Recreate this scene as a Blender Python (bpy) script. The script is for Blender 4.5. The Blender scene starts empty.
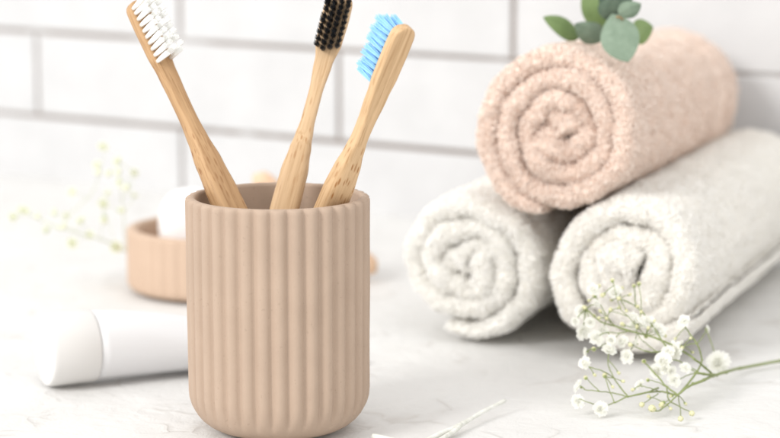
import bpy, bmesh, math, random
import numpy as np
from mathutils import Vector, Matrix, noise as mnoise

SC = bpy.context.scene
COL = SC.collection
rnd = random.Random(7)
PI = math.pi

# ------------------------------------------------------------ camera frame
F, PITCH, H = 2182.0, math.radians(9.69), 0.25
CX, CY = 390.0, 219.0
def ray(px, py):
    a, b = (px-CX)/F, -(py-CY)/F
    return Vector((a, math.cos(PITCH)+b*math.sin(PITCH), -math.sin(PITCH)+b*math.cos(PITCH)))
def at(px, py, Y):                 # point of the line of sight at distance Y
    d = ray(px, py); return Vector((0, 0, H)) + d*(Y/d.y)
def on(px, py, z=0.0):             # point of the line of sight at height z
    d = ray(px, py); return Vector((0, 0, H)) + d*((z-H)/d.z)

cam_d = bpy.data.cameras.new('camera')
cam = bpy.data.objects.new('camera', cam_d); COL.objects.link(cam)
cam.location = (0, 0, H)
cam.rotation_euler = (PI/2-PITCH, 0, 0)
cam_d.sensor_width = 36; cam_d.lens = 36*F/780
cam_d.clip_start = 0.02; cam_d.clip_end = 50
cam_d.dof.use_dof = True
cam_d.dof.focus_distance = 0.925
cam_d.dof.aperture_fstop = 7.4
cam_d.dof.aperture_blades = 9
SC.camera = cam

# ------------------------------------------------------------ helpers
def link(name, me, mat=None, parent=None, smooth=True):
    o = bpy.data.objects.new(name, me); COL.objects.link(o)
    if mat:
        for m in (mat if isinstance(mat, (list, tuple)) else [mat]): me.materials.append(m)
    if parent: o.parent = parent
    if smooth and len(me.polygons):
        me.polygons.foreach_set('use_smooth', [True]*len(me.polygons))
    return o
def mesh(name, verts, faces):
    me = bpy.data.meshes.new(name); me.from_pydata([tuple(v) for v in verts], [], faces); me.update()
    return me
def npmesh(name, V, Q=None, T=None):
    me = bpy.data.meshes.new(name)
    nq = 0 if Q is None else len(Q); nt = 0 if T is None else len(T)
    me.vertices.add(len(V)); me.vertices.foreach_set('co', V.astype(np.float32).ravel())
    loops = []
    if nq: loops.append(Q.ravel())
    if nt: loops.append(T.ravel())
    loops = np.concatenate(loops).astype(np.int32)
    me.loops.add(len(loops)); me.loops.foreach_set('vertex_index', loops)
    st = np.concatenate([np.arange(nq)*4, nq*4+np.arange(nt)*3]).astype(np.int32)
    tot = np.concatenate([np.full(nq, 4), np.full(nt, 3)]).astype(np.int32)
    me.polygons.add(nq+nt)
    me.polygons.foreach_set('loop_start', st); me.polygons.foreach_set('loop_total', tot)
    me.polygons.foreach_set('use_smooth', np.ones(nq+nt, bool))
    me.update(calc_edges=True); me.validate()
    return me
def tag(o, label=None, cat=None, group=None, kind=None):
    if label: o['label'] = label
    if cat: o['category'] = cat
    if group: o['group'] = group
    if kind: o['kind'] = kind
    return o
def empty(name, loc, rot=(0,0,0)):
    o = bpy.data.objects.new(name, None); COL.objects.link(o)
    o.location = loc; o.rotation_euler = rot; o.empty_display_size = .01
    return o
class MB:
    def __init__(s): s.v = []; s.f = []
    def tube(s, pts, rads, n=8, cap=True):
        pts = [Vector(p) for p in pts]; b = len(s.v); up = None
        for i, p in enumerate(pts):
            d = (pts[min(i+1, len(pts)-1)]-pts[max(i-1, 0)]).normalized()
            if up is None: up = d.orthogonal().normalized()
            else:
                up = up - d*up.dot(d)
                up = up.normalized() if up.length > 1e-9 else d.orthogonal().normalized()
            w = d.cross(up)
            r = rads[i] if hasattr(rads, '__len__') else rads
            for k in range(n):
                a = 2*PI*k/n; s.v.append(p+(up*math.cos(a)+w*math.sin(a))*r)
        for i in range(len(pts)-1):
            for k in range(n):
                s.f.append((b+i*n+k, b+i*n+(k+1) % n, b+(i+1)*n+(k+1) % n, b+(i+1)*n+k))
        if cap:
            s.f.append(tuple(b+k for k in range(n-1, -1, -1)))
            s.f.append(tuple(b+(len(pts)-1)*n+k for k in range(n)))
    def ball(s, c, r, n=8, m=5, sc=(1,1,1), rot=None):
        b = len(s.v); c = Vector(c)
        for i in range(m+1):
            t = PI*i/m
            for k in range(n):
                a = 2*PI*k/n
                v = Vector((math.sin(t)*math.cos(a)*sc[0], math.sin(t)*math.sin(a)*sc[1], math.cos(t)*sc[2]))*r
                if rot: v = rot @ v
                s.v.append(c+v)
        for i in range(m):
            for k in range(n):
                s.f.append((b+i*n+k, b+(i+1)*n+k, b+(i+1)*n+(k+1) % n, b+i*n+(k+1) % n))
    def build(s, name, mat, parent=None, smooth=True):
        me = mesh(name, s.v, s.f); return link(name, me, mat, parent, smooth)

def smoothpath(P, k=4):
    P = [Vector(p) for p in P]; out = []
    for i in range(len(P)-1):
        p0 = P[max(i-1, 0)]; p1 = P[i]; p2 = P[i+1]; p3 = P[min(i+2, len(P)-1)]
        for j in range(k):
            t = j/k
            out.append(.5*((2*p1)+(p2-p0)*t+(2*p0-5*p1+4*p2-p3)*t*t+(3*p1-p0-3*p2+p3)*t**3))
    out.append(P[-1]); return out
def interp(x, pts):
    if x <= pts[0][0]: return pts[0][1]
    for (a, b), (c, d) in zip(pts, pts[1:]):
        if x <= c:
            t = (x-a)/(c-a); t = t*t*(3-2*t); return b+(d-b)*t
    return pts[-1][1]

# ------------------------------------------------------------ materials
def mat(name, col, rough=.6, spec=.3, **kw):
    m = bpy.data.materials.new(name); m.use_nodes = True
    b = m.node_tree.nodes['Principled BSDF']
    b.inputs['Base Color'].default_value = (*col, 1); b.inputs['Roughness'].default_value = rough
    b.inputs['Specular IOR Level'].default_value = spec
    for k, v in kw.items(): b.inputs[k].default_value = v
    return m
def nn(m, t, **kw):
    n = m.node_tree.nodes.new(t)
    for k, v in kw.items():
        if hasattr(n, k): setattr(n, k, v)
        else: n.inputs[k.replace('_', ' ')].default_value = v
    return n
def lk(m, a, b): m.node_tree.links.new(a, b)
def coords(m, scale=(1,1,1)):
    tc = nn(m, 'ShaderNodeTexCoord'); mp = nn(m, 'ShaderNodeMapping')
    mp.inputs['Scale'].default_value = scale
    lk(m, tc.outputs['Object'], mp.inputs['Vector']); return mp.outputs['Vector']
def noise_tex(m, vec, scale, detail=4, rough=.55, dist=0):
    n = nn(m, 'ShaderNodeTexNoise'); n.inputs['Scale'].default_value = scale
    n.inputs['Detail'].default_value = detail; n.inputs['Roughness'].default_value = rough
    n.inputs['Distortion'].default_value = dist
    lk(m, vec, n.inputs['Vector']); return n.outputs['Fac']
def ramp(m, fac, stops):
    r = nn(m, 'ShaderNodeValToRGB'); e = r.color_ramp.elements
    while len(e) > 1: e.remove(e[-1])
    e[0].position = stops[0][0]; e[0].color = (*stops[0][1], 1)
    for p, c in stops[1:]:
        x = e.new(p); x.color = (*c, 1)
    lk(m, fac, r.inputs['Fac']); return r.outputs['Color']
def bump(m, h, strength, dist, prev=None):
    b = nn(m, 'ShaderNodeBump'); b.inputs['Strength'].default_value = strength
    b.inputs['Distance'].default_value = dist; lk(m, h, b.inputs['Height'])
    if prev: lk(m, prev, b.inputs['Normal'])
    return b.outputs['Normal']
def P(m): return m.node_tree.nodes['Principled BSDF']
def g3(v): return (v, v, v)
def mixc(m, fac, a, b, mode='MIX'):
    n = nn(m, 'ShaderNodeMix'); n.data_type = 'RGBA'; n.blend_type = mode
    ins = [i for i in n.inputs if i.type == 'RGBA']
    if isinstance(fac, float): n.inputs[0].default_value = fac
    else: lk(m, fac, n.inputs[0])
    for s, x in zip(ins, (a, b)):
        if isinstance(x, tuple): s.default_value = (*x, 1)
        else: lk(m, x, s)
    return [o for o in n.outputs if o.type == 'RGBA'][0]

# plaster tabletop
M_table = mat('plaster_white', (.86, .85, .835), .75, .2)
v = coords(M_table)
n2 = noise_tex(M_table, v, 14, 4, .55, .5)
n1 = noise_tex(M_table, v, 95, 5, .62, .8)
n3 = noise_tex(M_table, v, 520, 3, .6)
wp = nn(M_table, 'ShaderNodeTexNoise'); wp.inputs['Scale'].default_value = 12; wp.inputs['Detail'].default_value = 3
lk(M_table, v, wp.inputs['Vector'])
wv_ = nn(M_table, 'ShaderNodeVectorMath'); wv_.operation = 'MULTIPLY_ADD'; wv_.inputs[1].default_value = (.09, .09, .09)
lk(M_table, wp.outputs['Color'], wv_.inputs[0]); lk(M_table, v, wv_.inputs[2])
vr = nn(M_table, 'ShaderNodeTexVoronoi'); vr.feature = 'DISTANCE_TO_EDGE'; vr.inputs['Scale'].default_value = 24
lk(M_table, wv_.outputs[0], vr.inputs['Vector'])
edge = ramp(M_table, vr.outputs['Distance'], [(.0, g3(1)), (.022, g3(.5)), (.07, g3(0))])
msk = ramp(M_table, noise_tex(M_table, v, 26, 3, .6), [(.5, g3(0)), (.6, g3(1))])
rid = mixc(M_table, 1.0, edge, msk, 'MULTIPLY')
b2 = bump(M_table, n2, .6, .006)
b1 = bump(M_table, n1, .5, .0016, b2)
b3 = bump(M_table, n3, .35, .0004, b1)
b4 = bump(M_table, rid, .45, .0009, b3)
lk(M_table, b4, P(M_table).inputs['Normal'])
lk(M_table, mixc(M_table, rid, ramp(M_table, n2, [(.3, (.67, .665, .652)), (.6, (.71, .705, .694))]), (.62, .605, .585)), P(M_table).inputs['Base Color'])

# wall
M_brick = mat('painted_brick', (.85, .85, .85), .5, .3)
v = coords(M_brick); a = noise_tex(M_brick, v, 25, 4); b = noise_tex(M_brick, v, 220, 3)
lk(M_brick, bump(M_brick, b, .3, .0006, bump(M_brick, a, .5, .002)), P(M_brick).inputs['Normal'])
lk(M_brick, ramp(M_brick, a, [(.3, (.575, .575, .58)), (.7, (.625, .625, .63))]), P(M_brick).inputs['Base Color'])
M_grout = mat('joint_mortar', (.55, .5, .47), .85, .1)
v = coords(M_grout); a = noise_tex(M_grout, v, 11, 3, .5, .4); b = noise_tex(M_grout, v, 300, 3)
lk(M_grout, ramp(M_grout, a, [(.36, (.56, .55, .54)), (.44, (.31, .265, .24)), (.75, (.26, .22, .198))]), P(M_grout).inputs['Base Color'])
lk(M_grout, bump(M_grout, b, .4, .001), P(M_grout).inputs['Normal'])

# ceramic
def ceramic(name, c0, c1):
    m = mat(name, c0, .72, .22)
    v = coords(m); a = noise_tex(m, v, 60, 5, .6); f = noise_tex(m, v, 1500, 2); st = noise_tex(m, coords(m, (1, 1, .25)), 150, 3)
    col = mixc(m, a, c0, c1)
    sp = ramp(m, noise_tex(m, v, 620, 2, .4), [(.68, g3(0)), (.74, g3(1))])
    col = mixc(m, mixc(m, .25, g3(0), sp), col, tuple(x*.7 for x in c0))
    lk(m, col, P(m).inputs['Base Color'])
    lk(m, bump(m, st, .25, .0006, bump(m, f, .3, .00015)), P(m).inputs['Normal'])
    return m
M_cup = ceramic('beige_ceramic', (.395, .295, .226), (.475, .362, .28))
M_dish = ceramic('tan_ceramic', (.52, .38, .285), (.60, .45, .34))

# bamboo
def bamboo(name, light, dark, seed):
    m = mat(name, light, .5, .3)
    tc = nn(m, 'ShaderNodeTexCoord'); mp = nn(m, 'ShaderNodeMapping')
    mp.inputs['Location'].default_value = (seed, seed*2, 0); mp.inputs['Scale'].default_value = (1, 1, .035)
    lk(m, tc.outputs['Object'], mp.inputs['Vector'])
    g = noise_tex(m, mp.outputs['Vector'], 900, 4, .6, .3)
    g2 = noise_tex(m, mp.outputs['Vector'], 260, 3, .5, .5)
    mp2 = nn(m, 'ShaderNodeMapping'); mp2.inputs['Location'].default_value = (seed, 0, seed); mp2.inputs['Scale'].default_value = (1, 1, .24)
    lk(m, tc.outputs['Object'], mp2.inputs['Vector'])
    vor = nn(m, 'ShaderNodeTexVoronoi'); vor.inputs['Scale'].default_value = 620
    lk(m, mp2.outputs['Vector'], vor.inputs['Vector'])
    dash = ramp(m, vor.outputs['Distance'], [(.2, g3(1)), (.36, g3(0))])
    sep = nn(m, 'ShaderNodeSeparateXYZ'); lk(m, tc.outputs['Object'], sep.inputs['Vector'])
    zm = ramp(m, sep.outputs['Z'], [(.095, g3(0)), (.108, g3(1)), (.132, g3(1)), (.145, g3(.12))])
    nm = ramp(m, noise_tex(m, mp2.outputs['Vector'], 90, 2), [(.40, g3(.2)), (.56, g3(1))])
    fac = mixc(m, 1.0, dash, zm, 'MULTIPLY'); fac = mixc(m, 1.0, fac, nm, 'MULTIPLY')
    c = ramp(m, g, [(.3, dark), (.5, light), (.75, tuple(min(1, x*1.1) for x in light))])
    c2 = mixc(m, ramp(m, g2, [(.4, g3(0)), (.75, g3(.45))]), c, dark)
    c3 = mixc(m, fac, c2, tuple(x*y for x, y in zip(dark, (.82, .66, .5))))
    lk(m, c3, P(m).inputs['Base Color'])
    lk(m, bump(m, g, .25, .0002), P(m).inputs['Normal'])
    return m
M_bam1 = bamboo('bamboo_amber', (.50, .315, .165), (.31, .165, .072), 1.3)
M_bam2 = bamboo('bamboo_pale', (.60, .42, .25), (.44, .27, .135), 4.1)
M_bam3 = bamboo('bamboo_honey', (.62, .425, .245), (.43, .255, .12), 7.7)
M_wood = mat('pale_wood', (.74, .52, .36), .6, .2)

def fil(name, c, rough=.4, tr=0.0):
    m = mat(name, c, rough, .4)
    if tr:
        P(m).inputs['Subsurface Weight'].default_value = tr
        P(m).inputs['Subsurface Radius'].default_value = (.001, .001, .001)
        P(m).inputs['Subsurface Scale'].default_value = 1
    return m
M_bw = fil('bristle_white', (.97, .97, .95), .6)
M_bk = fil('bristle_black', (.012, .014, .017), .35)
M_bb = fil('bristle_blue', (.36, .68, .98), .5)

def terry(name, c0, c1, tl=.0):
    m = bpy.data.materials.new(name); m.use_nodes = True; nt = m.node_tree
    nt.nodes.remove(nt.nodes['Principled BSDF']); out = nt.nodes['Material Output']
    v = coords(m); a = noise_tex(m, v, 420, 3, .6); b = noise_tex(m, v, 45, 3)
    c = mixc(m, ramp(m, a, [(.35, g3(0)), (.65, g3(1))]), c0, c1)
    c = mixc(m, ramp(m, b, [(.4, g3(0)), (.7, g3(.35))]), c, c1)
    d = nn(m, 'ShaderNodeBsdfDiffuse'); t = nn(m, 'ShaderNodeBsdfTranslucent'); mx = nn(m, 'ShaderNodeMixShader')
    d.inputs['Roughness'].default_value = .0; mx.inputs[0].default_value = tl
    lk(m, c, d.inputs['Color']); lk(m, c, t.inputs['Color'])
    lk(m, d.outputs[0], mx.inputs[1]); lk(m, t.outputs[0], mx.inputs[2]); lk(m, mx.outputs[0], out.inputs['Surface'])
    return m
M_tp = terry('terry_blush', (.885, .735, .635), (.935, .82, .74))
M_tl = terry('terry_cream', (.965, .95, .905), (.98, .97, .945))
M_tr = terry('terry_ivory', (.99, .967, .918), (.993, .98, .95))

M_cap = mat('white_plastic_cap', (.73, .72, .705), .35, .4)
M_tubeb = mat('white_plastic_tube', (.745, .745, .757), .3, .45)
M_soap = mat('white_soap', (.9, .9, .9), .45, .3)
def petalm(name, c):
    m = bpy.data.materials.new(name); m.use_nodes = True; nt = m.node_tree
    nt.nodes.remove(nt.nodes['Principled BSDF']); out = nt.nodes['Material Output']
    d = nn(m, 'ShaderNodeBsdfDiffuse'); t = nn(m, 'ShaderNodeBsdfTranslucent'); mx = nn(m, 'ShaderNodeMixShader')
    mx.inputs[0].default_value = .45
    d.inputs['Color'].default_value = (*c, 1); t.inputs['Color'].default_value = (*c, 1)
    lk(m, d.outputs[0], mx.inputs[1]); lk(m, t.outputs[0], mx.inputs[2]); lk(m, mx.outputs[0], out.inputs['Surface'])
    return m
M_petal = petalm('petal_white', (.96, .96, .93))
M_calyx = mat('calyx_green', (.28, .35, .12), .6, .2)
M_stem = mat('stem_green', (.25, .29, .13), .6, .2)
M_budm = mat('bud_cream', (.68, .66, .42), .6, .2)
M_petal_f = petalm('petal_pale_yellow', (.92, .93, .82))
M_twig = mat('white_twig', (.72, .72, .67), .7, .2)
v = coords(M_twig); lk(M_twig, ramp(M_twig, noise_tex(M_twig, v, 200, 4), [(.3, (.60, .61, .54)), (.6, (.80, .80, .76))]), P(M_twig).inputs['Base Color'])
def leafm(name, c0, c1, sc=90):
    m = mat(name, c0, .55, .35)
    v = coords(m); a = noise_tex(m, v, sc, 4, .6)
    lk(m, mixc(m, ramp(m, a, [(.35, g3(0)), (.65, g3(1))]), c0, c1), P(m).inputs['Base Color'])
    return m
M_leaf_g = leafm('leaf_olive', (.14, .21, .075), (.20, .285, .115))
M_leaf_s = leafm('leaf_silver', (.15, .215, .15), (.24, .315, .235))
M_leaf_d = leafm('leaf_dusky', (.085, .135, .095), (.14, .19, .135))
M_euc_stem = mat('leaf_stem_brown', (.35, .22, .10), .6, .2)

# ------------------------------------------------------------ tabletop
WA = math.radians(32.56); WY = 1.485
wdir = Vector((math.cos(WA), -math.sin(WA), 0)); wn = Vector((math.sin(WA), math.cos(WA), 0))   # wn points into the wall
def wallpt(s, out, z): return Vector((0, WY, 0)) + wdir*s - wn*out + Vector((0, 0, z))
vs = []; n = 0
tv = [wallpt(-1.6, -.03, 0), wallpt(1.6, -.03, 0), wallpt(1.6, 1.75, 0), wallpt(-1.6, 1.75, 0)]
me = bpy.data.meshes.new('tabletop'); bm = bmesh.new()
NX, NY = 260, 150
grid = []
for j in range(NY+1):
    row = []
    for i in range(NX+1):
        s = -1.6+3.2*i/NX; o_ = -.03+1.78*j/NY
        p = wallpt(s, o_, 0)
        q = Vector((p.x*9, p.y*9, 0))
        h = .0009*(mnoise.noise(q))+.0006*mnoise.noise(q*2.7)
        p.z = h-.0012
        row.append(bm.verts.new(p))
    grid.append(row)
for j in range(NY):
    for i in range(NX): bm.faces.new((grid[j][i], grid[j+1][i], grid[j+1][i+1], grid[j][i+1]))
# skirt and underside give the slab its thickness
cor = [grid[0][0], grid[0][NX], grid[NY][NX], grid[NY][0]]
low = [bm.verts.new(c.co-Vector((0, 0, .03))) for c in cor]
edges = [grid[0], [grid[j][NX] for j in range(NY+1)], grid[NY][::-1], [grid[j][0] for j in range(NY, -1, -1)]]
for k, e in enumerate(edges):
    bm.faces.new(list(e)+[low[(k+1) % 4], low[k]])
bm.faces.new(low)
bmesh.ops.recalc_face_normals(bm, faces=bm.faces)
bm.to_mesh(me); bm.free()
tb = link('tabletop', me, M_table); tag(tb, kind='structure')

# ------------------------------------------------------------ brick wall
BH, HL, S0, Z1, J = .06416, .13827, -.2499, .0470, .0031
def brick_wall():
    bm = bmesh.new()
    def slab(s0, s1, z0, z1, o0, o1, mi, bev=0):
        vv = [bm.verts.new(wallpt(s, o, z)) for o in (o0, o1) for z in (z0, z1) for s in (s0, s1)]
        idx = [(0, 1, 3, 2), (4, 6, 7, 5), (0, 4, 5, 1), (2, 3, 7, 6), (0, 2, 6, 4), (1, 5, 7, 3)]
        fs = [bm.faces.new([vv[i] for i in f]) for f in idx]
        for f in fs: f.material_index = mi
        if bev:
            es = [e for f in fs[1:2] for e in f.edges]
            r = bmesh.ops.bevel(bm, geom=es, offset=bev, segments=3, profile=.6, affect='EDGES')
            for f in r['faces']: f.material_index = mi
    slab(-1.6, 1.6, -.03, 1.0, -.03, -.0022, 1)
    r0 = -2
    for r in range(r0, 14):
        zb = Z1+r*BH; z0 = max(zb, -.02)+J/2; z1 = zb+BH-J/2
        if z1 < z0: continue
        # row r=0 sits between the two lower joints; odd rows are shifted by half a brick
        off = S0+(-.5 if r % 2 == 0 else .5)*HL
        k = -7
        while off+k*2*HL < 1.5:
            s = off+k*2*HL; k += 1
            if s+2*HL < -1.55: continue
            q = rnd.uniform
            slab(s+J/2+q(-.0004, .0004), s+2*HL-J/2+q(-.0004, .0004), z0+q(-.0003, .0003), z1+q(-.0003, .0003), -.02, q(-.0003, .0006), 0, .0016)
    bmesh.ops.recalc_face_normals(bm, faces=bm.faces)
    me = bpy.data.meshes.new('brick_wall'); bm.to_mesh(me); bm.free()
    return link('brick_wall', me, [M_brick, M_grout], smooth=False)
tag(brick_wall(), 'white painted brick wall with thin grey brown joints behind the towels and the cup', 'wall')

# ------------------------------------------------------------ ribbed ceramic pots
def ribbed(name, prof, R, nrib, amp, inner_r, floor_z, Ht, m, parent=None, phase=0.0, sub=10):
    """prof: list of (z, radius_scale, rib_weight) going up the outside"""
    na = nrib*sub; V = []; rings = 0
    def ring(z, fn):
        nonlocal rings
        for k in range(na):
            a = 2*PI*k/na; r = fn(a); zz = z(a) if callable(z) else z
            V.append((r*math.cos(a), r*math.sin(a), zz))
        rings += 1
    def rib(a): return (abs(math.cos((a+phase)*nrib/2))**.7)-1
    for z, rs, w in prof:
        ring(z, lambda a, rs=rs, w=w: R*rs + amp*w*rib(a) + .00018*mnoise.noise(Vector((math.cos(a)*2, math.sin(a)*2, z*40))))
    # rim: outer bevel, flat, inner bevel, inner wall, floor
    rt = .0011
    ring(lambda a: Ht-.0002+.00026*mnoise.noise(Vector((math.cos(a)*5, math.sin(a)*5, 3))), lambda a: R-rt*.9+amp*.75*rib(a))
    ring(Ht, lambda a: R-rt*1.9+amp*.3*rib(a))
    ring(Ht, lambda a: inner_r+.0012)
    ring(Ht-.0003, lambda a: inner_r+.0004)
    ring(Ht-.0014, lambda a: inner_r)
    for t in (.25, .5, .75): ring(Ht+(floor_z+.008-Ht)*t, lambda a, t=t: inner_r-.0004*t)
    for t in range(6):
        b = PI/2*t/5; ring(floor_z+.008*(1-math.sin(b)), lambda a, b=b: inner_r-.0004-.008*(1-math.cos(b)))
    ring(floor_z, lambda a: .002)
    V.append((0, 0, floor_z)); c_in = len(V)-1
    V.append((0, 0, prof[0][0])); c_out = len(V)-1
    Fc = []
    for i in range(rings-1):
        for k in range(na):
            Fc.append((i*na+k, i*na+(k+1) % na, (i+1)*na+(k+1) % na, (i+1)*na+k))
    for k in range(na):
        Fc.append(((rings-1)*na+k, (rings-1)*na+(k+1) % na, c_in)); Fc.append(((k+1) % na, k, c_out))
    me = mesh(name, V, Fc)
    return link(name, me, m, parent)

CUP = on(279.6, 426, 0); CUP.z = 0
top = at(280.5, 195.5, CUP.y); CH = top.z
RC = .0398
bp = []
rb = .018
bp.append((.0012, (RC-rb)/RC*.9, 0)); 
for i in range(9):
    b = PI/2*i/8
    zz = rb*(1-math.cos(b)); rr = RC-rb+rb*math.sin(b)
    w = max(0, min(1, (zz-.0055)/.008)) if zz < rb else 1
    bp.append((zz, rr/RC*.992, w*w*(3-2*w)))
for t in (.24, .3, .36, .42, .48, .54, .6, .66, .72, .78, .84, .88, .93, .955): bp.append((CH*t, .992+.008*t, 1))
bp.append((CH-.0024, 1, 1)); bp.append((CH-.0012, .998, .95))
cup = ribbed('toothbrush_cup', bp, RC, 34, .0027, .0352, .007, CH, M_cup, phase=.03)
cup.location = CUP
tag(cup, 'tall beige ribbed ceramic cup holding three bamboo toothbrushes', 'cup')

# low dish behind
DISH = on(213, 287, 0); DISH.z = 0
DH = at(213, 226, DISH.y).z; RD = 85.5/(F/(DISH.y/math.cos(PITCH)))
dp = [(.0006, .86, 0)]
for i in range(7):
    b = PI/2*i/6; zz = .0005+.005*(1-math.cos(b)); rr = RD-.005+.005*math.sin(b)
    dp.append((zz, rr/RD, min(1, i/4)))
for t in (.3, .5, .7, .85): dp.append((DH*t, 1, 1))
dp.append((DH-.0022, 1, .95)); dp.append((DH-.0011, .998, .7))
dish = ribbed('soap_dish', dp, RD, 36, .0011, RD-.0062, .006, DH, M_dish, phase=.05)
dish.location = DISH
tag(dish, 'low tan ribbed ceramic dish with white soap, half hidden behind the tall cup', 'soap dish')

# soap
def soap():
    mb = MB(); n, m_ = 48, 28; V = []; Fq = []
    for i in range(m_+1):
        t = PI*i/m_
        for k in range(n):
            a = 2*PI*k/n
            sp = lambda x, e: math.copysign(abs(x)**e, x)
            V.append((.0185*sp(math.sin(t), .85)*sp(math.cos(a), .9), .012*sp(math.sin(t), .8)*sp(math.sin(a), .8), .0255*sp(math.cos(t), .9)))
    for i in range(m_):
        for k in range(n): Fq.append((i*n+k, (i+1)*n+k, (i+1)*n+(k+1) % n, i*n+(k+1) % n))
    o = link('soap_bar', mesh('soap_bar', V, Fq), M_soap)
    o.location = (at(191, 207, DISH.y).x, DISH.y, .006+.0262)
    o.rotation_euler = (0, -.12, .2)
    return o
tag(soap(), 'smooth rounded white soap bar standing in the low ribbed dish', 'soap')

# wooden handle leaning behind the cup
def leaning_handle():
    a = on(371, 268, .0075); b = at(256, 177, DISH.y+.012)
    ax = (b-a); L = ax.length; r = empty('wooden_brush', a)
    r.rotation_euler = ax.to_track_quat('Z', 'Y').to_euler()
    pts = []; rad = []
    for i in range(25):
        t = i/24; e = min(t, 1-t)*L
        pts.append((0, 0, -.004+t*(L+.006))); rr = .0068 if e > .007 else .0068*math.sqrt(max(.02, 1-(1-e/.007)**2))
        rad.append(rr*(1-.12*math.sin(t*PI)))
    mb = MB(); mb.tube(pts, rad, 20); mb.build('handle', M_wood, r)
    mb = MB()                                    # hanging cord through the tip of the handle
    mb.tube([(0, .0066, L-.016), (0, .0088, L-.019), (0, .0091, L-.024), (0, .0066, L-.027)], .0005, 6)
    mb.build('cord', M_twig, r)
    return r
tag(leaning_handle(), 'plain pale wooden brush handle leaning on the low dish behind the tall cup', 'brush')

# ------------------------------------------------------------ toothbrushes
def toothbrush(tip, low, wprof, tprof, wood, bris, roll, label, head_len, cols, rows, bl, seed, group='bamboo toothbrushes in the ribbed cup', expo=.42, spacing=None, nf=16, fr=.00017, tr_=.00075, flare=1.55):
    R_ = random.Random(seed)
    ax = (tip-low).normalized()
    t0 = (.0078-low.z)/ax.z; base = low+ax*t0; L = (tip-base).length
    fwd = Vector((0, -1, 0)); side = ax.cross(fwd).normalized()     # local x
    fwd = side.cross(ax).normalized()                                # local y faces the camera before the roll
    q = Matrix((side, fwd, ax)).transposed()
    # make right handed: x = y cross z
    x = fwd.cross(ax).normalized(); q = Matrix((x, fwd, ax)).transposed()
    q = q @ Matrix.Rotation(roll, 3, 'Z')
    root = empty('toothbrush', base, q.to_euler())
    tag(root, label, 'toothbrush', group)
    # handle
    n = 36; V = []; Fq = []; Z = []
    nz = 110
    for i in range(nz+1):
        t = i/nz; Z.append(L*(t if t < .9 else .9+.1*math.sin((t-.9)/.1*PI/2)))
    for z in Z:
        d = L-z
        w = interp(d, wprof)/2; th = interp(d, tprof)/2
        hr = .0056                                           # rounded tip of the head
        if d < hr: w *= max(.03, math.sqrt(max(0, 1-(1-d/hr)**2.7)))
        if z < .004: w *= (.7+.3*math.sqrt(z/.004)); th *= (.7+.3*math.sqrt(z/.004))
        if d < .001: th *= .7+.3*d/.001
        # flat of the bristle side stays at y = +th of the head, back swells
        for k in range(n):
            a = 2*PI*k/n; c, s = math.cos(a), math.sin(a)
            ex = expo if d < .035 else interp(d, [(.035, expo), (.06, .62), (.085, .62), (.1, .55)])
            V.append((w*math.copysign(abs(c)**ex, c), th*math.copysign(abs(s)**ex, s), z))
    for i in range(nz):
        for k in range(n): Fq.append((i*n+k, i*n+(k+1) % n, (i+1)*n+(k+1) % n, (i+1)*n+k))
    Fq.append(tuple(range(n-1, -1, -1))); Fq.append(tuple(nz*n+k for k in range(n)))
    hd = link('handle', mesh('handle', V, Fq), wood, root)
    # bristles: bundles of filaments
    mb = MB(); y0 = interp(.012, tprof)/2-.0004
    wid = interp(.012, wprof)
    cs = (wid-.0040)/(cols-1) if cols > 1 else 0
    zs = (head_len-.005)/(rows-1)
    for r in range(rows):
        for c in range(cols):
            st = .5*zs if c % 2 else 0
            if r == rows-1 and (c % 2 or (cols > 3 and c == 0)): continue
            z = L-.0032-st-r*zs; xx = (c-(cols-1)/2)*cs
            if r == 0 and c in (0, cols-1): z -= .0006
            tl = bl*R_.uniform(.96, 1.03)*(1+.05*math.cos(r*PI))
            lean = Vector((R_.uniform(-.03, .03)+.04*(c-(cols-1)/2), 1, R_.uniform(-.04, .04)))
            for f in range(nf):
                a = f*2.39996; rr = tr_*math.sqrt((f+.3)/nf)
                b0 = Vector((xx+rr*math.cos(a)*.75, y0, z+rr*math.sin(a)*.75))
                fl = flare
                e = b0+lean*tl*R_.uniform(.95, 1.01)+Vector((rr*math.cos(a)*(fl-.75), 0, rr*math.sin(a)*(fl-.75)))
                mid = (b0+e)/2+Vector((R_.uniform(-1, 1), 0, R_.uniform(-1, 1)))*.0001
                mb.tube([b0, mid, e], [fr, fr, fr*.75], 5)
    mb.build('bristles', bris, root)
    return root
cy = CUP.y
B1 = toothbrush(at(134, 2, cy+.034), at(227, 202, cy+.006),
    [(0, .0108), (.012, .0112), (.025, .0108), (.036, .0085), (.047, .0074), (.058, .0074), (.068, .0088), (.08, .0116), (.094, .0136), (.12, .0142), (.2, .013)],
    [(0, .0046), (.03, .0048), (.05, .0062), (.062, .0068), (.08, .0092), (.2, .009)],
    M_bam1, M_bw, math.radians(46), 'bamboo toothbrush with white bristles, leaning left in the ribbed cup', .0315, 3, 10, .0105, 1, nf=34, fr=.00024, tr_=.00098, flare=1.25)
B2 = toothbrush(at(342, -7, cy+.036), at(285.5, 205, cy+.013),
    [(0, .0118), (.012, .0124), (.022, .0116), (.032, .0080), (.045, .0060), (.058, .0062), (.066, .0078), (.072, .0096), (.082, .0120), (.095, .0125), (.2, .012)],
    [(0, .0046), (.03, .0048), (.05, .0056), (.062, .0064), (.07, .0105), (.2, .011)],
    M_bam2, M_bk, math.radians(-4), 'bamboo toothbrush with black bristles facing forward, middle of the three', .0285, 4, 10, .0085, 2, nf=20, tr_=.00096, flare=1.45)
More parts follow.
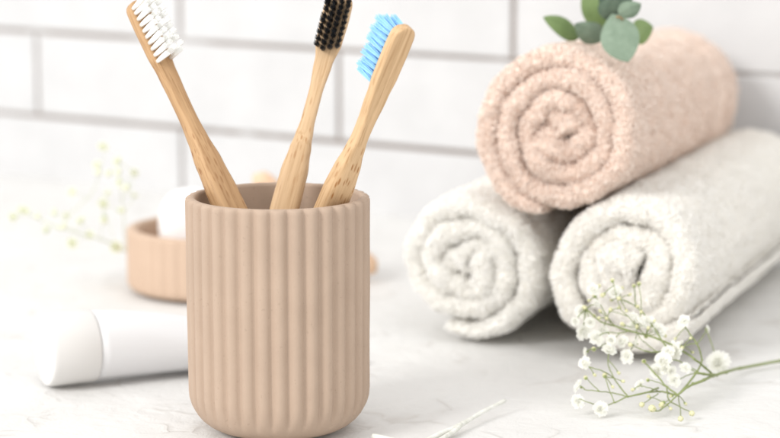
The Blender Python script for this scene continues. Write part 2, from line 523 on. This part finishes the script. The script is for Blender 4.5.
B3 = toothbrush(at(406, 26, cy-.042), at(331.5, 205, cy-.012),
    [(0, .0106), (.012, .0112), (.024, .0108), (.034, .0088), (.047, .0066), (.055, .0066), (.062, .0085), (.07, .0112), (.082, .0138), (.2, .0135)],
    [(0, .0048), (.03, .0050), (.05, .0058), (.06, .0066), (.075, .0088), (.2, .0092)],
    M_bam3, M_bb, math.radians(-138), 'bamboo toothbrush with light blue bristles, leaning right with its back turned', .0300, 3, 10, .0112, 3, nf=26, fr=.00018, tr_=.00100, expo=.28)

# ------------------------------------------------------------ rolled towels
def towel(name, front, axis, R, L, turns, t0, end_ang, wind, m, seed, squash=(1, 1), rough=1.0, r_in=.004, ntuft=95000, tuft=.0021, zmin=None, wob=.0012, sag=0.0, endflat=0.0, core=.5, band=False):
    """front: centre of the front face; wind=+1/-1 turning sense; end_ang: angle where the outer edge of the sheet ends"""
    rg = np.random.default_rng(seed); sv = Vector((seed*3.1, seed*1.7, 0))
    w = axis.normalized(); u = Vector((0, 0, 1)).cross(w)*-1; u = (-u if u.x < 0 else u).normalized(); vv = w.cross(u); vv = -vv if vv.z < 0 else vv
    NS = int(turns*64); pitch = (R-t0*.5-r_in)/turns; t = min(t0, pitch*.83)
    prof = []                                        # (w position, normal offset in -1..1, w overshoot)
    nf, ns = 12, 70
    for i in range(nf+1):
        b = -PI/2+PI*i/nf; prof.append((-math.cos(b)*.5*t*1.25, math.sin(b)))
    for i in range(1, ns): prof.append((L*(i/ns)**1.3, 1))
    for i in range(9):
        b = PI/2-PI*i/8; prof.append((L+math.cos(b)*.5*t, math.sin(b)))
    for i in range(ns-1, 0, -1): prof.append((L*(i/ns)**1.3, -1))
    NP = len(prof); V = np.zeros((NS+1, NP, 3)); VIS = np.zeros((NS+1, NP))
    for i in range(NS+1):
        s = i/NS; ang = end_ang - wind*(1-s)*turns*2*PI
        r = r_in+(R-t*.5-r_in)*s
        q = Vector((math.cos(ang), math.sin(ang), 0))
        hs = 1.0
        es = min(i, NS-i)
        if NS-i < 6: hs = math.sqrt(max(0.02, 1-(1-(NS-i)/6)**2))
        if i < 70: hs = 1+core*(1-i/70)
        if i < 4: hs *= math.sqrt(max(.02, 1-(1-i/4)**2))
        if NS-i < 16: r -= endflat*(1-(NS-i)/16)
        jig = mnoise.noise(q*1.3+sv+Vector((0, 0, s*turns*.9)))*wob*min(rough, 2) + .35*wob*mnoise.noise(q*4+sv+Vector((0, 0, s*turns*3)))
        wf = .0055*mnoise.noise(q*1.1+sv+Vector((5, 0, s*turns*1.2)))*min(rough, 1.25)+.0025*(1-s)*math.sin(s*5+seed)
        for j, (pw, pn) in enumerate(prof):
            fade = 1-min(1, max(0, pw)/L)*.5
            lump = .0011*mnoise.noise(Vector((q.x*5, q.y*5, pw*45+s*7))+sv)+.0005*mnoise.noise(Vector((q.x*16, q.y*16, pw*160+s*17))+sv)
            rr = r+pn*t*.5*hs+jig*fade+lump*min(rough, 1.2)
            a, b = rr*q.x*squash[0], rr*q.y*squash[1]
            pww = pw+wf*(1 if pw < L*.5 else .6)
            b -= sag*(max(0, pww)/L)
            V[i, j] = front+u*a+vv*b+w*pww
            outer = s > 1-1.15/turns and pn > .5
            VIS[i, j] = 1.0 if (outer or pw < .008 or pw > L-.001 or NS-i < 9) else 0
    if zmin is not None:
        z = V[:, :, 2]; k = .004
        V[:, :, 2] = zmin+np.where(z-zmin > 3*k, z-zmin, k*np.log1p(np.exp(np.clip((z-zmin)/k, -30, 30))))
    I = np.arange((NS+1)*NP).reshape(NS+1, NP)
    a = I[:-1, :]; b = I[1:, :]; Q = np.stack([a, b, np.roll(b, -1, 1), np.roll(a, -1, 1)], -1).reshape(-1, 4)
    Vf = V.reshape(-1, 3)
    # ---- pile: short bent loops standing on the surface
    p0, p1, p2, p3 = (Vf[Q[:, k]] for k in range(4))
    nrm = np.cross(p2-p0, p3-p1); ar = np.linalg.norm(nrm, axis=1)/2+1e-12
    nrm = nrm/(2*ar[:, None])
    # orient outwards (away from the sheet's mid-line)
    cen = V.mean(axis=1, keepdims=True)*0
    mid = np.zeros_like(V)
    for j, (pw, pn) in enumerate(prof):
        jo = [k for k, (a_, b_) in enumerate(prof) if abs(a_-pw) < 1e-9 and abs(b_+pn) < 1e-6]
        jo = jo[0] if jo else j
        mid[:, j] = (V[:, j]+V[:, jo])/2
    midf = mid.reshape(-1, 3)
    wv = np.array(w); midq = midf[Q].mean(1); cq = Vf[Q].mean(1); od = cq-midq
    pw_q = np.array([p[0] for p in prof])[Q % NP].mean(1)
    od = od+np.where(pw_q < 0, -1, 0)[:, None]*wv*t*.4+np.where(pw_q > L, 1, 0)[:, None]*wv*t*.4
    sg = np.sign((od*nrm).sum(1)); flip = sg < 0
    if flip.mean() > .5: Q = Q[:, ::-1].copy()
    nrm = nrm*np.where(sg == 0, 1, sg)[:, None]
    vis = VIS.reshape(-1)[Q].min(1)
    wt = ar*(vis > .5)
    nearb = 1+1.2*np.exp(-np.clip(pw_q, 0, 9)/.05)     # denser close to the front
    wt = wt*nearb; wt /= wt.sum()
    idx = rg.choice(len(Q), ntuft, p=wt)
    uu, ww = rg.random((ntuft, 1)), rg.random((ntuft, 1))
    base = p0[idx]*(1-uu)*(1-ww)+p1[idx]*uu*(1-ww)+p2[idx]*uu*ww+p3[idx]*(1-uu)*ww
    N = nrm[idx]
    d = N+rg.normal(0, .5, (ntuft, 3)); d /= np.linalg.norm(d, axis=1, keepdims=True)
    bend = rg.normal(0, 1, (ntuft, 3)); bend -= N*(bend*N).sum(1, keepdims=True); bend /= np.linalg.norm(bend, axis=1, keepdims=True)
    ln = tuft*rg.uniform(.6, 1.25, (ntuft, 1))
    if band: ln *= np.where((pw_q[idx] > L-.055) & (pw_q[idx] < L-.040), .4, 1)[:, None]
    e1 = np.cross(d, bend); e1 /= np.linalg.norm(e1, axis=1, keepdims=True)+1e-9; e2 = np.cross(d, e1)
    rad = rg.uniform(.00026, .00046, (ntuft, 1))
    lev = [(-.2, 0, 1.0), (.4, .12, 1.15), (.8, .38, .95), (.95, .7, .35)]
    TV = np.zeros((ntuft, len(lev), 3, 3))
    for li, (h, bb, rs) in enumerate(lev):
        c = base+d*ln*h+bend*ln*bb*.8
        for k in range(3):
            an = 2*PI*k/3
            TV[:, li, k] = c+(e1*math.cos(an)+e2*math.sin(an))*rad*rs
    nv = len(lev)*3; off = np.arange(ntuft)[:, None]*nv
    qs = []
    for li in range(len(lev)-1):
        for k in range(3):
            qs.append(off+np.array([[li*3+k, li*3+(k+1) % 3, (li+1)*3+(k+1) % 3, (li+1)*3+k]]))
    TQ = np.concatenate(qs)+len(Vf); TT = off+np.array([[nv-3, nv-2, nv-1]])+len(Vf)
    org = np.array(front); org[2] = 0
    allV = np.concatenate([Vf, TV.reshape(-1, 3)])-org
    # close the inner and outer long edges of the sheet with quads strips
    half = NP//2
    def endcap(i): return np.array([[I[i, j], I[i, (j+1) % NP], I[i, NP-2-j], I[i, NP-1-j]] for j in range(0, half-2)])
    me = npmesh(name, allV, np.concatenate([Q, TQ]), TT)
    o = link(name, me, m, None, False); o.location = Vector(org)
    return o

ax = Vector((.087, .25, 0)).normalized()
fr_r = at(633, 270, 1.052); fr_r.z = .0445
fr_l = at(468, 266, 1.096); fr_l.z = .0400
fr_p = at(563, 131, 1.066)
tag(towel('rolled_towel', fr_p, Vector((.093, .27, -.014)), .0455, .275, 3.7, .0108, math.radians(-104), 1, M_tp, 1, (.97, 1.0), 1.3, band=True, core=.85, r_in=.0028, ntuft=105000, wob=.0016),
    'blush pink rolled terry towel resting on top of the two white rolls', 'towel', 'rolled terry towels')
tag(towel('rolled_towel', fr_r, Vector((.100, .25, 0)), .0448, .27, 2.75, .0135, math.radians(-38), 1, M_tr, 5, (.97, 1.0), 1.5, r_in=.0035, ntuft=105000, zmin=.0015, tuft=.0021, wob=.0022, core=.95, endflat=.003),
    'white rolled terry towel at lower right behind the small white flowers', 'towel', 'rolled terry towels')
tag(towel('rolled_towel', fr_l, Vector((.092, .25, 0)), .0430, .26, 2.9, .0125, math.radians(255), -1, M_tl, 9, (1.03, .93), 1.8, r_in=.0025, ntuft=95000, zmin=.0015, tuft=.0021, wob=.0028),
    'cream white rolled terry towel under the pink one, nearest the ribbed cup', 'towel', 'rolled terry towels')

# ------------------------------------------------------------ cosmetic tube
def tube():
    a = on(44.5, 386, 0); r = .0172
    b = on(178, 371, 0)
    ax_ = (b-a); ax_.z = 0; ax_.normalize()
    root = empty('cosmetic_tube', a, (0, 0, math.atan2(ax_.y, ax_.x)))
    # cap (local x along the tube)
    def loft(secs, name, m, par, n=48, c0=True, c1=True):
        V = []; Fq = []
        for (x, ry, rz, zc) in secs:
            for k in range(n):
                an = 2*PI*k/n; V.append((x, ry*math.cos(an), zc+rz*math.sin(an)))
        for i in range(len(secs)-1):
            for k in range(n): Fq.append((i*n+k, i*n+(k+1) % n, (i+1)*n+(k+1) % n, (i+1)*n+k))
        if c0: Fq.append(tuple(range(n-1, -1, -1)))
        if c1: Fq.append(tuple((len(secs)-1)*n+k for k in range(n)))
        return link(name, mesh(name, V, Fq), m, par)
    cap = [(0, r*.94, r*.94, r), (.0002, r*.965, r*.965, r), (.0012, r*.985, r*.985, r), (.003, r, r, r), (.0225, r*1.005, r*1.005, r), (.0232, r*.99, r*.99, r)]
    loft(cap, 'cap', M_cap, root)
    L = .125; body = []
    for i in range(30):
        t = i/29; x = .0236+L*t
        s = t**1.6
        rz = r*(1.0-.04)*(1-s)+.0009*s; ry = r*.975*(1-s)+r*1.45*s
        body.append((x, ry, rz, rz+.0006))
    body = [(.0232, r*.9, r*.9, r)]+body
    loft(body, 'tube_body', M_tubeb, root)
    e = body[-1]
    V = []; x0 = e[0]; hw = e[1]
    mb = MB()
    bm = bmesh.new(); bmesh.ops.create_cube(bm, size=1)
    bmesh.ops.scale(bm, vec=(.008, hw*2.02, .0017), verts=bm.verts); bmesh.ops.translate(bm, vec=(x0+.0035, 0, e[3]), verts=bm.verts)
    bmesh.ops.bevel(bm, geom=bm.edges[:], offset=.0004, segments=2, affect='EDGES')
    me = bpy.data.meshes.new('crimp'); bm.to_mesh(me); bm.free(); link('crimp', me, M_tubeb, root)
    return root
tag(tube(), 'plain white cosmetic tube with round cap lying left of the ribbed cup', 'cosmetic tube')

# ------------------------------------------------------------ white twig in the foreground
def twig():
    r0 = on(430, 440, .0015)
    root = empty('dried_twig', (r0.x, r0.y, 0))
    def L(px, py, z=.0016):
        p = on(px, py, z); return p-Vector((r0.x, r0.y, 0))
    mb = MB()
    P0 = smoothpath([L(388, 458), L(414, 446), L(440, 434), L(462, 424, .002), L(484, 411, .003), L(505, 400.5, .0045)])
    n = len(P0); mb.tube(P0, [.0013-.0005*i/n+.00012*math.sin(i*1.7) for i in range(n)], 10)
    mb.build('stem', M_twig, root)
    mb = MB(); Q0 = smoothpath([L(461, 424.5, .0021), L(455, 430.5, .0014), L(446, 436, .0012), L(430, 446, .001)])
    mb.tube(Q0, [.0011-.0002*i/len(Q0) for i in range(len(Q0))], 8); mb.build('side_shoot', M_twig, root)
    mb = MB(); Q0 = smoothpath([L(414, 446), L(396, 441, .002), L(373, 436, .0022)])
    mb.tube(Q0, [.0012]*len(Q0), 8); mb.build('side_shoot', M_twig, root)
    return root
tag(twig(), 'pale dry twig with short side shoots lying in front of the cup', 'twig')

# ------------------------------------------------------------ gypsophila
def flower_mesh(name, r, seed, double=True):
    R_ = random.Random(seed); V = []; Fc = []
    layers = [(7, 1.0, .1), (8, .95, .4), (7, .85, .75), (6, .72, 1.05), (5, .62, 1.3), (3, .5, 1.5)] if double else [(6, 1, .4), (5, .6, 1.0), (3, .3, 1.3)]
    for cnt, ln, el in layers:
        for k in range(cnt):
            a = 2*PI*(k+R_.random()*.5)/cnt; e = el+R_.uniform(-.15, .15)
            l_ = r*ln*R_.uniform(.85, 1.1); wd = r*.72*R_.uniform(.8, 1.15)
            rd = Vector((math.cos(a), math.sin(a), 0)); td = Vector((-rd.y, rd.x, 0)); b = len(V)
            for i in range(4):
                t = i/3; rr = l_*t; ee = e*(.6+.5*t)
                c = rd*rr*math.cos(ee)+Vector((0, 0, rr*math.sin(ee)*.75))
                ww = wd*(.3, .8, 1.0, .75)[i]
                for sx in (-1, 0, 1):
                    p = c+td*ww*sx*.5+Vector((0, 0, r*.06*(1 if sx else -1)+R_.uniform(-.04, .04)*r))
                    if i == 3: p += rd*(R_.uniform(-.12, .05)*r if sx == 0 else R_.uniform(-.05, .08)*r)
                    V.append(p)
            for i in range(3):
                for j in range(2): Fc.append((b+i*3+j, b+i*3+j+1, b+(i+1)*3+j+1, b+(i+1)*3+j))
    return mesh(name, V, Fc)
FM = [flower_mesh('flower', 1.0, 30+i) for i in range(4)]
for m_ in FM:
    m_.materials.append(M_petal); m_.polygons.foreach_set('use_smooth', [True]*len(m_.polygons))
def calyx_mesh():
    mb = MB(); mb.ball((0, 0, 0), 1.0, 10, 7, (1, 1, 1.35)); 
    for k in range(5):
        a = 2*PI*k/5; mb.tube([(math.cos(a)*.8, math.sin(a)*.8, .5), (math.cos(a)*1.15, math.sin(a)*1.15, 1.6), (math.cos(a)*1.25, math.sin(a)*1.25, 2.1)], [.35, .25, .05], 5)
    me = mesh('calyx', mb.v, mb.f); me.materials.append(M_calyx); me.polygons.foreach_set('use_smooth', [True]*len(me.polygons)); return me
CM = calyx_mesh()
def bud_mesh():
    mb = MB(); mb.ball((0, 0, 0), 1.0, 10, 8, (1, 1, 1.2))
    me = mesh('bud', mb.v, mb.f); me.materials.append(M_budm); me.polygons.foreach_set('use_smooth', [True]*len(me.polygons)); return me
BM_ = bud_mesh()

def sprig(label, origin, P3, stems, flowers, buds, rmul, seed, stem_r=.0006, petal=None, group='sprigs of tiny white flowers'):
    R_ = random.Random(seed)
    root = empty('flower_sprig', origin); tag(root, label, 'flower sprig', group)
    def loc(px, py): return P3(px, py)-Vector(origin)
    ends = []
    main = True
    mb = MB()
    for st in stems:
        w0, w1 = st[0]; pts = [loc(*p) for p in st[1:]]; sp = smoothpath(pts, 4); n = len(sp)
        sp = [p+Vector((R_.uniform(-1, 1), R_.uniform(-1, 1), R_.uniform(-1, 1)))*.00015 for p in sp]
        mb.tube(sp, [stem_r*(w0+(w1-w0)*i/(n-1)) for i in range(n)], 7)
        for i in range(0, n, 4): mb.ball(sp[i], stem_r*(w0+(w1-w0)*i/(n-1))*1.35, 7, 4)
        ends.append((sp[-1], (sp[-1]-sp[-2]).normalized()))
    mb.build('stem', M_stem, root)
    def near(p):
        return min(ends, key=lambda e: (e[0]-p).length)
    mc = MB()
    for (px, py, rp) in flowers:
        p = loc(px, py); e, d = near(p); r = rp*rmul
        if (e-p).length > .002 and (e-p).length < .05:
            d = (p-e).normalized(); m2 = MB(); mid = (e+p)/2+Vector((0, 0, .0006)); m2.tube([e, mid, p], [stem_r*.55, stem_r*.5, stem_r*.45], 6); m2.build('flower_stalk', M_stem, root)
        dirv = (d*.5+Vector((R_.uniform(-.6, .6), -.7+R_.uniform(-.3, .3), R_.uniform(.1, .7)))).normalized()
        qt = dirv.to_track_quat('Z', 'Y')
        o = bpy.data.objects.new('flower', FM[R_.randrange(4)]); COL.objects.link(o); o.parent = root
        o.location = p; o.rotation_mode = 'QUATERNION'; o.rotation_quaternion = qt; o.scale = (r, r, r)
        c = bpy.data.objects.new('calyx', CM); COL.objects.link(c); c.parent = o
        c.location = (0, 0, -.30); c.scale = (.17, .17, .17)
    for (px, py, rp) in buds:
        p = loc(px, py); e, d = near(p); r = rp*rmul
        if (e-p).length > .0015 and (e-p).length < .05:
            d = (p-e).normalized(); m2 = MB(); m2.tube([e, (e+p)/2+Vector((0, 0, .0004)), p], [stem_r*.5, stem_r*.45, stem_r*.4], 6); m2.build('flower_stalk', M_stem, root)
        qt = (d+Vector((0, -.2, .2))).normalized().to_track_quat('Z', 'Y')
        o = bpy.data.objects.new('bud', BM_); COL.objects.link(o); o.parent = root
        o.location = p+d*r*.8; o.rotation_mode = 'QUATERNION'; o.rotation_quaternion = qt; o.scale = (r, r, r)
        c = bpy.data.objects.new('calyx', CM); COL.objects.link(c); c.parent = o
        c.location = (0, 0, -.75); c.scale = (.72, .72, .72)
    return root
hash_r = random.Random(99)
_c = {}
def P_right(px, py):
    k = (px, py)
    if k in _c: return _c[k].copy()
    Yt = on(px, max(py, 300), .002).y if py > 300 else 1.3
    t = (420-py)/140; Y = .943+.052*t+hash_r.uniform(-.005, .005)
    if px > 700: Y = Y+(on(px, py, .002).y-Y)*min(1, (px-700)/40)
    Y = min(Y, Yt)
    _c[k] = at(px, py, Y); return _c[k].copy()
stems = [
 ((1.5, 1.3), (800, 357), (780, 361), (740, 368.5), (726, 372), (713, 376), (704, 380), (693, 384)),
 ((1.1, .9), (713, 376), (705.6, 367.7), (694, 359), (685.5, 352.6), (672, 345), (658, 339), (646, 335)),
 ((.9, .6), (646, 335), (630, 331), (615, 326), (601, 322), (586, 309)),
 ((1.2, 1.1), (717, 375), (704, 374), (696, 373)),
 ((.9, .6), (696, 373), (702, 360), (697, 344), (690, 334), (685.5, 327.5)),
 ((.6, .45), (697, 344), (703, 336), (707, 330)),
 ((.5, .4), (697, 344), (690, 344), (683, 347)),
 ((1.1, .9), (693, 384), (685, 389), (678, 395)),
 ((1.0, .9), (696, 373), (687, 385), (678, 395)),
 ((.8, .5), (678, 395), (668, 404), (660, 410), (656, 411)),
 ((.9, .7), (678, 395), (668, 393), (660, 391.5), (645, 393), (628, 396.6)),
 ((.8, .5), (658, 388), (645, 393), (628, 396.6), (616, 402), (605, 406.6)),
 ((.7, .45), (628, 396.6), (620, 387), (614, 378), (609, 368), (608, 360)),
 ((.55, .4), (614, 378), (603, 371), (593, 368), (588, 366)),
 ((.6, .4), (628, 396.6), (613, 393), (599, 391), (585, 390)),
 ((.5, .35), (615, 403), (610, 392), (606, 380), (605, 377)),
 ((.5, .35), (599, 391), (593, 385), (587, 379)),
 ((.5, .35), (600, 405), (590, 403), (580, 399)),
 ((.9, .6), (678, 395), (667, 387), (655, 374), (645, 363), (644, 360)),
 ((.7, .4), (667, 387), (669, 400), (680.5, 407), (690, 412)),
 ((.5, .4), (678, 395), (680, 407), (680.5, 417)),
 ((.5, .35), (669, 400), (664, 403)),
 ((.5, .35), (658, 394), (650, 399), (644, 403)),
 ((.5, .35), (660, 391.5), (650, 388), (641, 386)),
 ((.5, .35), (667, 387), (657, 382), (649, 380)),
 ((.8, .5), (665, 345), (652, 325.5), (643, 313), (636, 306), (635, 295), (634, 287)),
 ((.5, .4), (641, 310), (641, 300), (639, 286)),
 ((.45, .35), (636, 306), (627, 302), (620, 299)),
 ((.6, .4), (628, 331), (615, 326), (605, 313), (600, 304), (596, 297)),
 ((.5, .35), (646, 335), (636, 326), (628, 316), (620, 308), (614, 285)),
 ((.45, .35), (628, 316), (618, 313), (611, 311)),
 ((.45, .35), (615, 326), (610, 322), (607, 319)),
 ((.5, .35), (628, 331), (620, 333), (608, 332)),
 ((.7, .45), (670, 349), (657, 352), (645, 351), (634, 346)),
 ((.5, .35), (657, 352), (648, 345), (640, 338), (636, 330)),
 ((.45, .3), (634, 346), (636, 338), (637, 328)),
 ((.45, .3), (620, 333), (612, 340), (603, 345), (595, 349)),
 ((.6, .45), (700, 373), (688, 366), (676, 360), (669, 362)),
 ((.5, .4), (696, 373), (688, 375), (680, 379)),
]
flowers = [(717.5, 362.5, 13), (676, 350, 10), (680, 345, 6), (663, 361, 9), (657, 371, 8), (665, 369, 6), (685.5, 368, 6.5), (674, 380, 7.5), (684, 321, 7), (658, 331, 9),
 (623, 342, 7), (627, 356, 7.5), (609, 351, 8), (585, 363, 7), (577, 401, 7), (579, 386, 7), (600, 409, 8), (640, 385, 6), (596, 338, 9), (583, 331, 9), (639, 323, 9),
 (615, 293, 8), (593, 290, 7), (582, 311, 7.5), (648, 321, 6.5), (633, 326, 6), (603, 330, 6), (590, 322, 6), (707, 329, 4.5),
 (668, 352, 7), (671, 371, 6), (611, 340, 6), (633, 316, 5), (596, 304, 5),  (575, 321, 5), (586, 352, 5), (636, 343, 5)]
buds = [(654, 409, 3.6), (680.5, 418, 2.8), (691, 413, 2.8), (643, 404, 2.6), (663, 403, 2.8), (648, 380, 2), (605, 376, 2.6), (586, 378, 2.2), (612.5, 281, 2.2), (639, 284, 2.3), (634, 286, 2.1),
 (595, 296, 2.3), (604, 294, 2.3), (619, 298.5, 2.3), (586, 309, 2.3), (601, 312, 1.7), (610, 311, 1.9), (636, 306, 1.9), (607, 319, 1.8), (624, 325, 2.2), (646, 336, 2.4), (631, 345, 2.3), (594, 349, 2.4), (644, 361, 2.3), (683, 347, 1.8), (637, 328, 1.8),
 (622, 289, 1.8), (629, 295, 1.6), (599, 287, 1.7), (590, 300, 1.6), (612, 300, 1.5), (618, 308, 1.6), (626, 310, 1.6), (600, 318, 1.6), (593, 315, 1.7), (641, 313, 1.6), (648, 329, 1.8), (654, 322, 1.5), (664, 336, 1.6), (676, 338, 1.5), (690, 339, 1.5), (618, 372, 1.6), (622, 381, 1.6), (634, 389, 1.7), (612, 386, 1.6), (594, 374, 1.6), (650, 397, 1.7), (670, 408, 1.7), (685, 403, 1.6), (692, 352, 1.5), (672, 396, 1.5)]
sprig('branching sprig of tiny white flowers on green stems, lying before the lower right towel', (on(740, 368, 0).x, on(740, 368, 0).y, 0), P_right, stems, flowers, buds, 1/2130, 3, stem_r=.0005)

_d = {}
def P_left(px, py):
    k = (px, py)
    if k in _d: return _d[k].copy()
    Y = min(1.24+hash_r.uniform(-.012, .012), on(px, max(py, 190), .002).y)
    _d[k] = at(px, py, Y); return _d[k].copy()
stemsL = [
 ((1.6, 1.2), (150, 262), (125, 250), (100, 239), (75, 232), (52, 225), (34, 216)),
 ((.9, .6), (34, 216), (24, 214), (14, 217)),
 ((1.0, .7), (60, 228), (72, 212), (88, 198), (97, 182), (99, 166)),
 ((.7, .5), (97, 182), (102, 165), (104, 150)),
 ((1.0, .7), (125, 250), (124, 225), (122, 200), (120, 182), (118, 163)),
 ((.7, .5), (122, 200), (130, 190), (134, 174)),
 ((.6, .5), (122, 210), (130, 204), (134, 197)),
 ((.6, .5), (100, 239), (102, 225), (103, 206)),
 ((.6, .4), (75, 232), (80, 226), (81, 222)), ((.6, .4), (88, 236), (80, 240), (72, 243)),
 ((.6, .4), (88, 198), (80, 195), (72, 192)), ((.6, .4), (52, 225), (48, 228), (46, 231)), ((.6, .4), (75, 232), (64, 222), (54, 214))]
flL = [(103, 147, 6), (97, 165, 5), (118, 161, 6), (120, 182, 6), (134, 173, 5), (134, 196, 5), (72, 192, 5), (103, 204, 6), (23, 211, 7), (13, 217, 5), (81, 221, 6), (72, 243, 6), (90, 235, 5), (116, 247, 7), (108, 193, 4), (66, 216, 4)]
buL = [(46, 230, 3.5), (54, 213, 3), (104, 218, 3.5), (110, 172, 3), (127, 186, 3), (118, 170, 3.5), (120, 210, 3), (98, 171, 3.5), (36, 216, 3), (60, 227, 3.5)]
_petal = M_petal
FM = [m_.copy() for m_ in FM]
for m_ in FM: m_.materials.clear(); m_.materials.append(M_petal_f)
M_stem = mat('stem_overexposed', (.60, .63, .48), .6, .2)  # stems, buds and calyces here are bleached in colour to imitate overexposure
M_budm_p = mat('bud_overexposed', (.78, .79, .60), .6, .2)
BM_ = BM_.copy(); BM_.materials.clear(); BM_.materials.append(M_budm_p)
CM = CM.copy(); CM.materials.clear(); CM.materials.append(mat('calyx_overexposed', (.50, .56, .34), .6, .2))
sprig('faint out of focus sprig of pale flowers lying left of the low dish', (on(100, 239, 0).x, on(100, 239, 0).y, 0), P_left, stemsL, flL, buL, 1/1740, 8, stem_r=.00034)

# ------------------------------------------------------------ eucalyptus on the pink towel
def euc():
    Y0 = 1.10
    o0 = at(607, 42, Y0)
    root = empty('leaf_sprig', o0); tag(root, 'small green and silvery leaf sprig resting on the pink towel', 'leaf sprig')
    def leaf(pa, pb, wpx, Ya, Yb, m, cup=.25, tw=0.0, shape=.5):
        a = at(*pa, Ya)-o0; b = at(*pb, Yb)-o0; ax_ = b-a; L = ax_.length; d = ax_.normalized()
        view = Vector((0, 1, -.15)).normalized(); s = d.cross(view).normalized(); s = (Matrix.Rotation(tw, 3, d) @ s)
        nrm = s.cross(d).normalized(); W = wpx/1950/2; V = []; Fc = []; n, k = 14, 8
        for i in range(n+1):
            t = i/n; w = W*(math.sin(PI*t**shape)**.75 if 0 < t < 1 else .02)
            c = a+ax_*t+nrm*(-.08*L*math.sin(t*PI)) 
            for j in range(k+1):
                q = -1+2*j/k; V.append(c+s*w*q+nrm*(w*cup*(abs(q)**1.5))+nrm*(.0006*(1-min(1, abs(q)*5))))
        nv = len(V)
        for v_ in list(V[:nv]): V.append(v_+nrm*.0003)
        for i in range(n):
            for j in range(k):
                f = (i*(k+1)+j, i*(k+1)+j+1, (i+1)*(k+1)+j+1, (i+1)*(k+1)+j)
                Fc.append(f); Fc.append(tuple(x+nv for x in reversed(f)))
        link('leaf', mesh('leaf', V, Fc), m, root)
    leaf((580, 37), (543.5, 17), 22, 1.085, 1.075, M_leaf_g, .3, .5, .8)      # far left leaf
    leaf((604, 40), (575, 24), 24, 1.08, 1.07, M_leaf_s, .2, -.4, .8)         # grey leaf beside it
    leaf((601, 30), (585, -14), 25, 1.09, 1.09, M_leaf_g, .25, -.5, .8)       # upright green
    leaf((617, 22), (602, -12), 24, 1.075, 1.07, M_leaf_d, .2, .35, .9)
    leaf((606, 20), (613, -4), 22, 1.065, 1.06, M_leaf_d, .2, .2, .9)
    leaf((612, 14), (628, 62), 37, 1.06, 1.05, M_leaf_s, .22, .15, 1.0)       # large drooping leaf
    leaf((630, 34), (653, 27), 26, 1.09, 1.085, M_leaf_g, .3, -.3, .75)
    leaf((619, 16), (641, 4), 19, 1.05, 1.045, M_leaf_s, .35, .5, .8)
    leaf((616, 6), (634, -14), 18, 1.07, 1.07, M_leaf_d, .25, .2, .8)
    leaf((612, 2), (618, -26), 18, 1.08, 1.09, M_leaf_g, .25, -.2, .8)
    mb = MB()
    sp = smoothpath([at(585, 40, 1.088)-o0, at(602, 36, 1.082)-o0, at(610, 22, 1.072)-o0, at(614, 4, 1.075)-o0, at(614, -18, 1.085)-o0])
    mb.tube(sp, [.0008]*len(sp), 8); mb.build('stem', M_euc_stem, root)
    mb = MB(); sp = smoothpath([at(611, 20, 1.071)-o0, at(620, 17, 1.055)-o0, at(628, 28, 1.07)-o0]); mb.tube(sp, [.0005]*len(sp), 7); mb.build('stem', M_euc_stem, root)
euc()

# ------------------------------------------------------------ light
W = bpy.data.worlds.new('World'); SC.world = W; W.use_nodes = True
bg = W.node_tree.nodes['Background']; bg.inputs['Color'].default_value = (1.0, .99, .975, 1); bg.inputs['Strength'].default_value = 1.26
def area(name, loc, target, size, energy, col=(1, 1, 1)):
    d = bpy.data.lights.new(name, 'AREA'); d.energy = energy; d.size = size; d.color = col; d.shape = 'SQUARE'
    o = bpy.data.objects.new(name, d); COL.objects.link(o); o.location = loc
    o.rotation_euler = (Vector(target)-Vector(loc)).to_track_quat('-Z', 'Y').to_euler()
    return o
area('key_light', (-4.9, -3.3, 4.0), (.05, 1.05, .05), 2.2, 295, (1.0, .985, .965))
SC.cycles.diffuse_bounces = 16; SC.cycles.max_bounces = 18


SC.view_settings.view_transform = 'Standard'
SC.view_settings.look = 'None'
SC.view_settings.exposure = 0.15; SC.view_settings.gamma = 1
SC.render.resolution_x = 1024; SC.render.resolution_y = 575
SC.cycles.use_denoising = True
